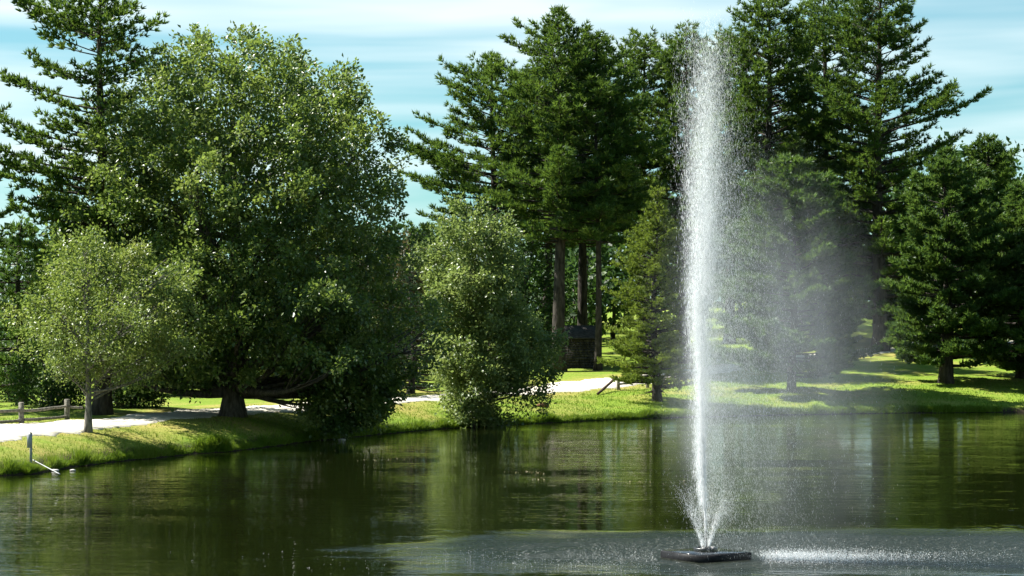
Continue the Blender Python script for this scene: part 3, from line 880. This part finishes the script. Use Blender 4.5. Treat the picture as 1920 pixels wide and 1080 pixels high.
# ------------------------------------------------------------------ distant woods (one mass)
def woods():
    rng = np.random.default_rng(90)
    n = 1150
    P, D_, T_ = [], [], []
    tb = MB()
    for i in range(185):
        x = rng.uniform(-62, 66); y0 = np.interp(x, [-60, -6, 0, 4, 14, 22, 60], [112, 122, 140, 156, 158, 164, 160]); y = y0 + rng.uniform(0, 1) ** 1.4 * 48
        g = zg(x, y); h = rng.uniform(5.5, 9.0) * (1 + .35 * (y - 112) / 100) * np.interp(x, [4, 12], [1, 1.35]); r = rng.uniform(2.0, 3.4)
        tb.tube([(x, y, g - .3), (x + rng.normal(0, .2), y, g + h * .6)], [.2, .08], 6)
        k = 520
        v = unit(rng.standard_normal((k, 3))) * (rng.random((k, 1)) ** .4)
        p = v * np.array([r, r, h * .48]) + np.array([x, y, g + h * .55]) + rng.standard_normal((k, 3)) * .25
        P.append(p[:460]); D_.append((v + rng.standard_normal((k, 3)) * .6)[:460]); T_.append(np.clip(rng.normal(.45, .1) + rng.standard_normal(k) * .15, 0, 1)[:460])
    V, F, ta = leaves_mesh(rng, np.vstack(P), np.vstack(D_), .55, np.concatenate(T_), wid=.7)
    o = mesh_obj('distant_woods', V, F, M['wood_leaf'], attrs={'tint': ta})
    tag(o, 'dense dark green woodland filling the background behind the trees', 'woods', kind='stuff')
    t = tb.build('tree_trunks', M['bark'], o); t['kind'] = 'stuff'
woods()

# ------------------------------------------------------------------ grass blades on the visible banks
def grass():
    rng = np.random.default_rng(91)
    n = 230000
    y = 64 + 66 * rng.random(n) ** .9
    x = rng.uniform(-.245, .245, n) * y
    ly_ = np.interp(x, POND[:105, 0], POND[:105, 1]); c_ = (y > ly_ - 1) & (y < ly_ + 17); x, y = x[c_], y[c_]; n = len(x)
    s = sdist(x, y); pd_ = pdist(x, y)
    keep = (s > .05) & (s < 16) & (pd_ > 1.3)
    keep &= rng.random(n) < np.clip(1.15 - s / 15, .15, 1)
    x, y, s, pd_ = x[keep], y[keep], s[keep], pd_[keep]
    # fringe right at the edge
    m = 56000
    k = rng.integers(0, len(_sp) * 5 - 6, m); t = rng.random(m)
    e = POND[k] * (1 - t)[:, None] + POND[k + 1] * t[:, None]
    ex = e[:, 0] + rng.normal(0, .06, m); ey = e[:, 1] + np.abs(rng.normal(.05, .22, m))
    x = np.concatenate([x, ex]); y = np.concatenate([y, ey])
    s = np.concatenate([s, sdist(ex, ey)]); pd_ = np.concatenate([pd_, pdist(ex, ey)])
    z = zfun(x, y, s); ok = s > .02
    x, y, z, s, pd_ = x[ok], y[ok], z[ok], s[ok], pd_[ok]
    n = len(x)
    lum = Lump(rng, 2.2); P = np.stack([x, y, z], -1)
    h = rng.uniform(.04, .10, n) * (1 + (.9 + 1.9 * np.clip(lum(P * 1.7), 0, 1.6)) * np.exp(-s / .45)) * (1 + .25 * lum(P)) * np.where(pd_ < 2.2, .6, 1)
    a = rng.uniform(0, 6.28, n); w = rng.uniform(.008, .018, n) * (y / 75)
    dx, dy = np.cos(a) * w, np.sin(a) * w
    lx, ly = rng.normal(0, .4, n) * h, rng.normal(0, .4, n) * h
    V = np.stack([np.stack([x - dx, y - dy, z - .01], -1), np.stack([x + dx, y + dy, z - .01], -1), np.stack([x + lx, y + ly, z + h], -1)], 1).reshape(-1, 3)
    dryness = np.clip(.62 - (pd_ - 1.3) * .2, 0, .6) + .35 * np.clip(lum(P * np.array([.6, .6, 1])), -1, 1.2) * .5
    tint = np.clip(.34 + dryness * .7 + rng.normal(0, .13, n), 0, 1)
    M['grass'] = leaf_mat('grass_blade', (.055, .120, .010), (.120, .195, .016), (.270, .250, .065), (.22, .32, .02), .38, .6, .18)
    o = mesh_obj('grass', V, np.arange(3 * n).reshape(-1, 3), M['grass'], attrs={'tint': np.repeat(tint, 3)})
    tag(o, 'short green grass growing on the pond banks', 'grass', kind='stuff')
grass()

# ------------------------------------------------------------------ leaves and scum drifting on the pond
def drift():
    rng = np.random.default_rng(93)
    P = []
    for (px, py, w, n) in [(985, 886, 45, 60), (1015, 899, 16, 20), (1190, 905, 60, 40), (1530, 827, 40, 40), (1630, 824, 30, 34), (640, 832, 60, 50), (720, 862, 60, 24), (300, 880, 90, 14)]:
        d = CAM_H * FPX / (py - HORIZON); x = (px - 960) / FPX * d
        P.append(np.stack([x + rng.normal(0, w / FPX * d * .5, n), d + rng.normal(0, .35, n), np.full(n, .012)], -1))
    P = np.vstack(P); ok = sdist(P[:, 0], P[:, 1]) < -.1; P = P[ok]; n = len(P)
    D_ = rng.standard_normal((n, 3)) * np.array([1, 1, .05])
    V, F, ta = leaves_mesh(rng, P, D_, .055, rng.random(n), fold=.06, wid=.7)
    V[:, 2] = np.clip(V[:, 2], .006, .03)
    m = leaf_mat('drifting_leaf', (.06, .07, .02), (.14, .12, .045), (.30, .27, .16), (.2, .2, .05), .1, .5, .3)
    tag(mesh_obj('floating_leaves', V, F, m, attrs={'tint': ta}), 'scattered pale fallen leaves drifting on the pond surface', 'leaves', kind='stuff')
drift()

# ------------------------------------------------------------------ rail fences
def rail(mb, a, b, r, rng):
    n = 7; t = np.linspace(0, 1, n)[:, None]
    p = np.array(a) * (1 - t) + np.array(b) * t + rng.standard_normal((n, 3)) * .008
    p[:, 2] -= .03 * np.sin(t[:, 0] * math.pi)
    mb.tube(p, r * (1 + rng.normal(0, .06, n)), 6, rough=.08, rnd=rng)

def rail_fence():
    rng = np.random.default_rng(95)
    px = [(-60, 800), (40, 795), (126, 787)]
    pts = [at(*p) for p in px]
    root = empty('rail_fence', pts[1])
    o = np.array(pts[1])
    P = [np.array(p) - o for p in pts]
    P.insert(0, P[0] * 2 - P[1])
    for p in P:
        mb = MB(); mb.box((p[0], p[1], p[2] + .27), (.17, .15, .96), rng.uniform(-.2, .2), .02, .008, rng)
        mb.build('post', M['rail_wood'], root)
    for a, b in zip(P[:-1], P[1:]):
        for hgt in (.13, .47):
            mb = MB(); u = unit(b - a) * .12
            rail(mb, a - u + [0, -.05, hgt + rng.normal(0, .02)], b + u + [0, -.05, hgt + rng.normal(0, .02)], .058, rng)
            mb.build('rail', M['rail_wood'], root, smooth=True)
    # short stub of rail past the last post
    mb = MB(); rail(mb, P[-1] + [.05, .06, .47], P[-1] + [.5, .3, .45], .05, rng); mb.build('rail', M['rail_wood'], root)
    tag(root, 'weathered split-rail fence beside the path at the left edge', 'fence', 'rail fences by the path')
    # broken fence by the path near the larch
    a = np.array(at(1159, 731)); b = np.array(at(1214, 727))
    root = empty('rail_fence', tuple(a))
    for p, hh in ((a * 0, .62), (b - a, .70)):
        mb = MB(); mb.box((p[0], p[1], p[2] + hh / 2 - .15), (.16, .16, hh + .3), .2, .02, .01, rng); mb.build('post', M['rail_wood'], root)
    mb = MB(); rail(mb, np.array([0, -.1, .30]), (b - a) + [0, -.1, .42], .06, rng); mb.build('rail', M['rail_wood'], root)
    mb = MB(); rail(mb, np.array([-.05, -.12, .58]), (b - a) + [.3, -.12, .70], .055, rng); mb.build('rail', M['rail_wood'], root)
    e = np.array(at(1121, 741)) - a
    mb = MB(); rail(mb, e + [0, 0, .06], np.array([-.10, -.05, .72]), .075, rng); r_ = mb.build('rail', M['dark_wood'], root)
    r_['label'] = 'fallen dark rail leaning on the ground'
    tag(root, 'broken rail fence with a fallen rail below the feathery conifer', 'fence', 'rail fences by the path')
rail_fence()

# ------------------------------------------------------------------ small things on the bank
def bank_things():
    rng = np.random.default_rng(97)
    b = at(58, 866)
    root = empty('marker_post', b)
    mb = MB(); mb.box((0, 0, .36), (.075, .05, 1.0), .3, .006); mb.build('post', M['metal'], root)
    mb = MB(); mb.box((-.035, -.035, .62), (.15, .02, .42), .3, .006); mb.build('plate', M['plate'], root)
    mb = MB(); mb.box((.0, -.03, .875), (.05, .05, .04), .3, .01); mb.build('cap', M['metal'], root)
    tag(root, 'thin grey metal marker post with a plate on the left bank', 'post')
    a = np.array(at(62, 866)); e = np.array([shore_px(112, 893)[0], shore_px(112, 893)[1], .015])
    t = np.linspace(0, 1, 9)[:, None]
    p = a * (1 - t) + e * t; zz = np.maximum(zfun(p[:, 0], p[:, 1]) + .03, .015)
    p[:, 2] = np.maximum(p[:, 2] + .05, zz)
    mb = MB(); mb.tube(p - p[0], .015, 8)
    o = mb.build('drain_pipe', M['pipe'], loc=tuple(p[0]), smooth=True)
    tag(o, 'thin white pipe running from the marker post into the water', 'pipe')
    # reddish log chunk on the grass
    b = at(1018, 764)
    mb = MB(); n = 7; t = np.linspace(-.3, .3, n)
    mb.tube(np.stack([t, .08 * np.sin(t * 5), np.full(n, .08)], -1), np.array([.06, .10, .12, .12, .115, .10, .05]), 9, rough=.12, rnd=rng)
    o = mb.build('log_chunk', M['brown_rock'], loc=b, smooth=True); o.rotation_euler = (0, 0, -.15)
    tag(o, 'reddish brown log chunk lying on the grass bank', 'log')
    # pale stones at the water's edge
    for i, (px, py, r, lab) in enumerate([(104, 883.5, .09, 'pale stone at the water edge right of the white pipe'), (136, 883, .07, 'small pale stone in the shallows furthest right of the pipe'),
                                     (640, 826, .12, 'flat pale stone at the water edge below the maple')]):
        d = CAM_H * FPX / (py - HORIZON); x = (px - 960) / FPX * d
        v = unit(rng.standard_normal((40, 3)))
        mb = MB()
        th = np.linspace(0, math.pi, 6); prof = [(max(r * math.sin(a_), .001) * 1.3, -r * .5 * math.cos(a_)) for a_ in th]
        mb.lathe(prof, (0, 0, 0), 9)
        V = np.vstack(mb.V); V += V * .18 * Lump(rng, .15)(V)[:, None]
        mb.V = [V]
        o = mb.build('stone', M['pale_stone'], loc=(x, d, max(.02, zg(x, d) + .02)), smooth=True)
        tag(o, lab, 'stone', 'stones at the water edge')
bank_things()

# ------------------------------------------------------------------ the hut among the pines and the cabin at the right
def buildings():
    rng = np.random.default_rng(99)
    b = base_at(1088, 135.5); b = (b[0], b[1], b[2] - .1)
    root = empty('stone_hut', b)
    W, Dp, H = 2.2, 2.4, 1.85
    mb = MB(); mb.box((0, Dp / 2, H / 2), (W, Dp, H), 0, .02); mb.build('wall', M['stone'], root)
    st = MB()
    z = .1
    while z < H - .12:
        hgt = rng.uniform(.13, .2); x = -W / 2 + .02
        while x < W / 2 - .1:
            w = rng.uniform(.16, .34); w = min(w, W / 2 - x)
            st.box((x + w / 2, -.02 - rng.uniform(0, .03), z + hgt / 2), (w - .03, .09, hgt - .03), 0, .02, .012, rng)
            x += w
        z += hgt
    o = st.build('stones', M['stone'], root); o['kind'] = 'stuff'
    rf = MB()
    V = np.array([(-W / 2 - .2, -.25, H), (W / 2 + .2, -.25, H), (W / 2 + .2, Dp / 2, H + .75), (-W / 2 - .2, Dp / 2, H + .75), (-W / 2 - .2, Dp + .25, H), (W / 2 + .2, Dp + .25, H)])
    V2 = V + np.array([0, 0, .09])
    rf.add(np.vstack([V, V2]), [(0, 3, 2, 1), (3, 4, 5, 2), (6, 7, 8, 9), (9, 8, 11, 10), (0, 1, 7, 6), (4, 10, 11, 5), (1, 2, 8, 7), (2, 5, 11, 8), (0, 6, 9, 3), (3, 9, 10, 4)])
    rf.build('roof', M['roof'], root)
    tag(root, 'small dark stone hut half hidden behind the pine trunks', 'hut')
    # log cabin
    b = base_at(1935, 172.0)
    root = empty('log_cabin', b)
    W, Dp, n = 6.6, 5.0, 11
    mb = MB(); mb.box((0, Dp / 2, 1.3), (W - .1, Dp - .1, 2.8), 0, .01); mb.build('wall', M['dark_wood'], root)
    lg = MB(); lg.tube([(-W / 2 - .15, 0, 0), (0, 0, 0), (W / 2 + .15, 0, 0)], .125, 8)
    proto = lg.build('log', M['dark_wood'], root, loc=(0, 0, .12), smooth=True)
    for i in range(1, n):
        c = proto.copy(); COL.objects.link(c); c.parent = root; c.location = (0, 0, .12 + i * .245)
    H = 2.8
    rf = MB()
    V = np.array([(-W / 2 - .5, -.7, H - .2), (W / 2 + .5, -.7, H - .2), (W / 2 + .5, Dp / 2, H + 1.2), (-W / 2 - .5, Dp / 2, H + 1.2), (-W / 2 - .5, Dp + .7, H - .2), (W / 2 + .5, Dp + .7, H - .2)])
    V2 = V + np.array([0, 0, .12])
    rf.add(np.vstack([V, V2]), [(0, 3, 2, 1), (3, 4, 5, 2), (6, 7, 8, 9), (9, 8, 11, 10), (0, 1, 7, 6), (4, 10, 11, 5), (1, 2, 8, 7), (2, 5, 11, 8), (0, 6, 9, 3), (3, 9, 10, 4)])
    rf.build('roof', M['roof'], root)
    tag(root, 'dark log cabin in the shade at the right edge', 'cabin')
buildings()

# ------------------------------------------------------------------ floating fountain
def fountain():
    root = empty('floating_fountain', (FX, FY, 0), R(32.6))
    mb = MB(); mb.box((0, 0, .03), (1.22, 1.22, .20), 0, .012); mb.build('float', M['float'], root)
    mb = MB(); mb.box((0, 0, .134), (1.17, 1.17, .012), 0, .003); mb.build('lit_top', M['lit_top'], root)  # added plate that gives the float its lighter, lit-looking top
    mb = MB(); mb.lathe([(.10, .125), (.225, .125), (.23, .14), (.23, .195), (.222, .208), (.20, .208), (.19, .195), (.19, .16), (.10, .16)], (0, 0, 0), 32); mb.build('collar', M['rubber'], root, smooth=True)
    mb = MB(); mb.lathe([(.0, .12), (.105, .12), (.11, .13), (.11, .20), (.09, .215), (.035, .215), (.033, .235), (.0, .236)], (0, 0, 0), 24); mb.build('pump_head', M['rubber'], root, smooth=True)
    mb = MB(); mb.lathe([(.030, .21), (.028, .30), (.020, .38), (.013, .53), (.016, .55), (.010, .555), (.0, .555)], (0, 0, 0), 14); mb.build('nozzle', M['nozzle'], root, smooth=True)
    mb = MB()
    for k in range(8):
        a = k * math.pi / 4; mb.lathe([(.012, .19), (.009, .235), (.0, .236)], (.075 * math.cos(a), .075 * math.sin(a), 0), 8)
    mb.build('side_nozzles', M['nozzle'], root)['kind'] = 'stuff'
    tag(root, 'black square floating fountain pump with collar and slim nozzle', 'fountain')

    rng = np.random.default_rng(100)
    G = 9.81
    P, Vd, Rr = [], [], []
    def put(p, v, r):
        P.append(p); Vd.append(v); Rr.append(r)
    # 1 solid lower jet
    n = 16000
    h = .54 + 4.5 * rng.random(n) ** 2.0
    sg = .005 + .011 * (h - .5)
    put(np.stack([-.035 * (h - .5) + rng.normal(0, 1, n) * sg, rng.normal(0, 1, n) * sg, h], -1), np.stack([rng.normal(0, .02, n), rng.normal(0, .02, n), np.ones(n)], -1), rng.uniform(.0013, .0028, n))
    def bursts(n, centres, share, sv, sl):
        """bind a share of the drops into short ropes of water"""
        k = rng.integers(0, len(centres), n)
        return centres[k] + np.stack([rng.normal(0, sl, n), rng.normal(0, sl, n), rng.normal(0, sv, n)], -1)
    # 2 rising column
    def rising(n):
        h = 1.0 + 9.2 * rng.beta(1.15, 1.30, n)
        sg = .026 + .014 * h + .0011 * h * h
        cx = -.046 * h + .0046 * h * h + .03 * np.sin(h * 2.1 + 1.0)
        return np.stack([cx + rng.normal(0, 1, n) * sg, rng.normal(0, 1, n) * sg, h], -1)
    n = 34000
    p2 = np.vstack([rising(n), bursts(40000, rising(2200), 1, .14, .022)]); n = len(p2)
    put(p2, np.stack([rng.normal(0, .05, n), rng.normal(0, .05, n), np.ones(n)], -1), rng.gamma(3.2, .00046, n).clip(.0008, .0028) * np.interp(p2[:, 2], [0, 6, 10], [1, 1, .7]))
    # 3 falling veil carried to the right by the breeze
    def falling(n):
        h0 = 10.25 - rng.gamma(1.6, 1.2, n).clip(0, 8)
        fall = h0 * rng.beta(1.05, 1.5, n)
        tau = np.sqrt(2 * fall / G)
        w = rng.gamma(1.05, .58, n) - .03
        w = np.where(w > 1.5, w * rng.random(n), w)
        x = -.046 * h0 + .0046 * h0 * h0 + rng.normal(0, .13, n) + w * tau ** 1.6 * 1.1
        y = rng.normal(0, .22, n) + rng.normal(0, .28, n) * tau
        return np.stack([x, y, h0 - fall + .02], -1)
    p3 = np.vstack([falling(120000), bursts(60000, falling(4000), 1, .12, .03)]); n = len(p3)
    put(p3, np.stack([.10 + rng.normal(0, .03, n), rng.normal(0, .05, n), -np.ones(n)], -1), rng.gamma(3.0, .00030, n).clip(.0004, .0016))
    # 4 low fan from the side nozzles
    n = 9000
    k = rng.integers(0, 8, n); a = k * math.pi / 4 + R(32.6) + rng.normal(0, .16, n)
    an = R(17) + rng.normal(0, R(2.5), n); v0 = rng.uniform(3.4, 5.2, n)
    t = rng.random(n) ** 1.7 * .46
    rr_ = .075 + v0 * np.sin(an) * t * (1 - .35 * t); h = .23 + v0 * np.cos(an) * t - .5 * G * t * t
    put(np.stack([rr_ * np.cos(a) + .25 * t * t, rr_ * np.sin(a), h + rng.normal(0, .03, n)], -1) + rng.standard_normal((n, 3)) * (.03 * t)[:, None],
        np.stack([np.cos(a) * .3, np.sin(a) * .3, np.ones(n)], -1), rng.uniform(.0007, .0016, n))
    # 5 light scatter all around the plume
    n = 5000
    h = 8.5 * rng.random(n)
    put(np.stack([rng.normal(.35, .55, n), rng.normal(0, .5, n), h + .05], -1), np.tile([0, 0, -1.0], (n, 1)), rng.uniform(.0006, .0015, n))
    P_ = np.vstack(P); V_ = unit(np.vstack(Vd)); r = np.concatenate(Rr)
    ok = P_[:, 2] > .02; P_, V_, r = P_[ok], V_[ok], r[ok]
    def drops(name, P_, V_, r, stretch, mat, label, cat):
        n = len(P_)
        a = unit(np.cross(V_, rng.standard_normal((n, 3)))); b = np.cross(V_, a)
        s = (r * stretch)[:, None]; rr = r[:, None]
        v = np.stack([P_ + V_ * s, P_ - V_ * s * .3 + a * rr * 1.2, P_ - V_ * s + b * rr * .6, P_ - V_ * s * .3 + b * rr * 1.0 - a * rr * .5], 1).reshape(-1, 3)
        i = np.arange(n)[:, None] * 4
        f = (i[:, :, None] + np.array([[0, 1, 2], [0, 2, 3]])[None]).reshape(-1, 3)
        o = mesh_obj(name, v, f, mat, loc=(FX, FY, 0))
        return tag(o, label, cat, kind='stuff')
    m, nt, out = new_mat('water_drop')
    N, L = nt.nodes.new, nt.links.new
    p = principled(nt, Roughness=.15); p.inputs['Base Color'].default_value = (.92, .94, .96, 1); p.inputs['Specular IOR Level'].default_value = .6
    t = N('ShaderNodeBsdfTranslucent'); t.inputs[0].default_value = (.96, .97, .98, 1)
    mx = N('ShaderNodeMixShader'); mx.inputs[0].default_value = .6
    L(p.outputs[0], mx.inputs[1]); L(t.outputs[0], mx.inputs[2]); L(mx.outputs[0], out.inputs[0])
    M['drop'] = m
    drops('fountain_spray', P_, V_, r, rng.uniform(9, 20, len(r)), m, 'tall white water jet and falling drops above the float', 'spray')
    # splashes where the drops land
    n = 21000
    q = rng.random(n) * 1.1
    x = np.where(q < .55, 1.0 + rng.gamma(2.2, .55, n), rng.normal(1.2, 3.0, n)); y = np.where(q < .55, rng.normal(.1, .50, n), rng.normal(-.1, 1.1, n))
    z = rng.exponential(.025, n) * np.where(q < .55, 1.5, .8) + .003
    ok = ~((np.abs(x) < .95) & (y < .9) & (y > -2.2)) | (rng.random(n) < .10)
    sel = ok
    P2 = np.stack([x, y, z], -1)[sel]
    inside = (np.abs(P2[:, 0]) < .85) & (np.abs(P2[:, 1]) < .85)
    P2[inside, 2] += .11
    drops('splash_drops', P2, unit(rng.standard_normal((len(P2), 3)) * .5 + np.array([0, 0, 1.0])), rng.uniform(.0016, .0044, len(P2)) * np.where(q[sel] < .55, 1.25, .85), rng.uniform(1.5, 3, len(P2)), m, 'white splashes where the spray hits the water around the float', 'splashes')
    # fine mist drifting to the right of the jet
    def mist(name, c, sc, dens, streak, tilt, label):
        m, nt, out = new_mat(name + '_air')
        N, L = nt.nodes.new, nt.links.new
        tc = N('ShaderNodeTexCoord'); ln = N('ShaderNodeVectorMath'); ln.operation = 'LENGTH'
        L(tc.outputs['Object'], ln.inputs[0])
        mp = N('ShaderNodeMapping'); mp.inputs['Scale'].default_value = streak; L(tc.outputs['Object'], mp.inputs[0])
        nz = N('ShaderNodeTexNoise'); nz.inputs['Scale'].default_value = 1.0; nz.inputs['Detail'].default_value = 2.5
        L(mp.outputs[0], nz.inputs['Vector'])
        mr = N('ShaderNodeMapRange'); mr.interpolation_type = 'SMOOTHERSTEP'
        mr.inputs['From Min'].default_value = .0; mr.inputs['From Max'].default_value = 1.0
        mr.inputs['To Min'].default_value = dens; mr.inputs['To Max'].default_value = 0
        L(ln.outputs['Value'], mr.inputs['Value'])
        m2 = N('ShaderNodeMapRange'); m2.inputs['From Min'].default_value = .32; m2.inputs['From Max'].default_value = .68
        m2.inputs['To Min'].default_value = .2; m2.inputs['To Max'].default_value = 1.8
        L(nz.outputs['Fac'], m2.inputs['Value'])
        mu = N('ShaderNodeMath'); mu.operation = 'MULTIPLY'; L(mr.outputs[0], mu.inputs[0]); L(m2.outputs[0], mu.inputs[1])
        pv = N('ShaderNodeVolumePrincipled'); pv.inputs['Color'].default_value = (.90, .96, 1.0, 1); pv.inputs['Anisotropy'].default_value = .15
        L(mu.outputs[0], pv.inputs['Density']); L(pv.outputs[0], out.inputs['Volume'])
        mb = MB(); th = np.linspace(0, math.pi, 17); mb.lathe([(max(math.sin(a), .001), -math.cos(a)) for a in th], (0, 0, 0), 28)
        o = mb.build(name, m, loc=c); o.scale = sc; o.rotation_euler = (0, tilt, 0)
        return tag(o, label, 'mist', kind='stuff')
    mist('mist', (FX + 1.4, FY, 3.4), (3.0, 2.0, 5.4), .135, (5, 5, 1.6), R(-9), 'faint white mist drifting right of the water jet')
    mist('mist', (FX - .06, FY, 5.0), (.56, .56, 5.1), .72, (5, 5, 3.0), R(-.5), 'pale streaky mist wrapped round the water column')
    mist('mist', (FX + .1, FY, 2.7), (1.2, 1.1, 2.3), .22, (3, 3, 2), 0, 'soft white spray low around the nozzle')
fountain()
print('polys', sum(len(m.polygons) for m in bpy.data.meshes))
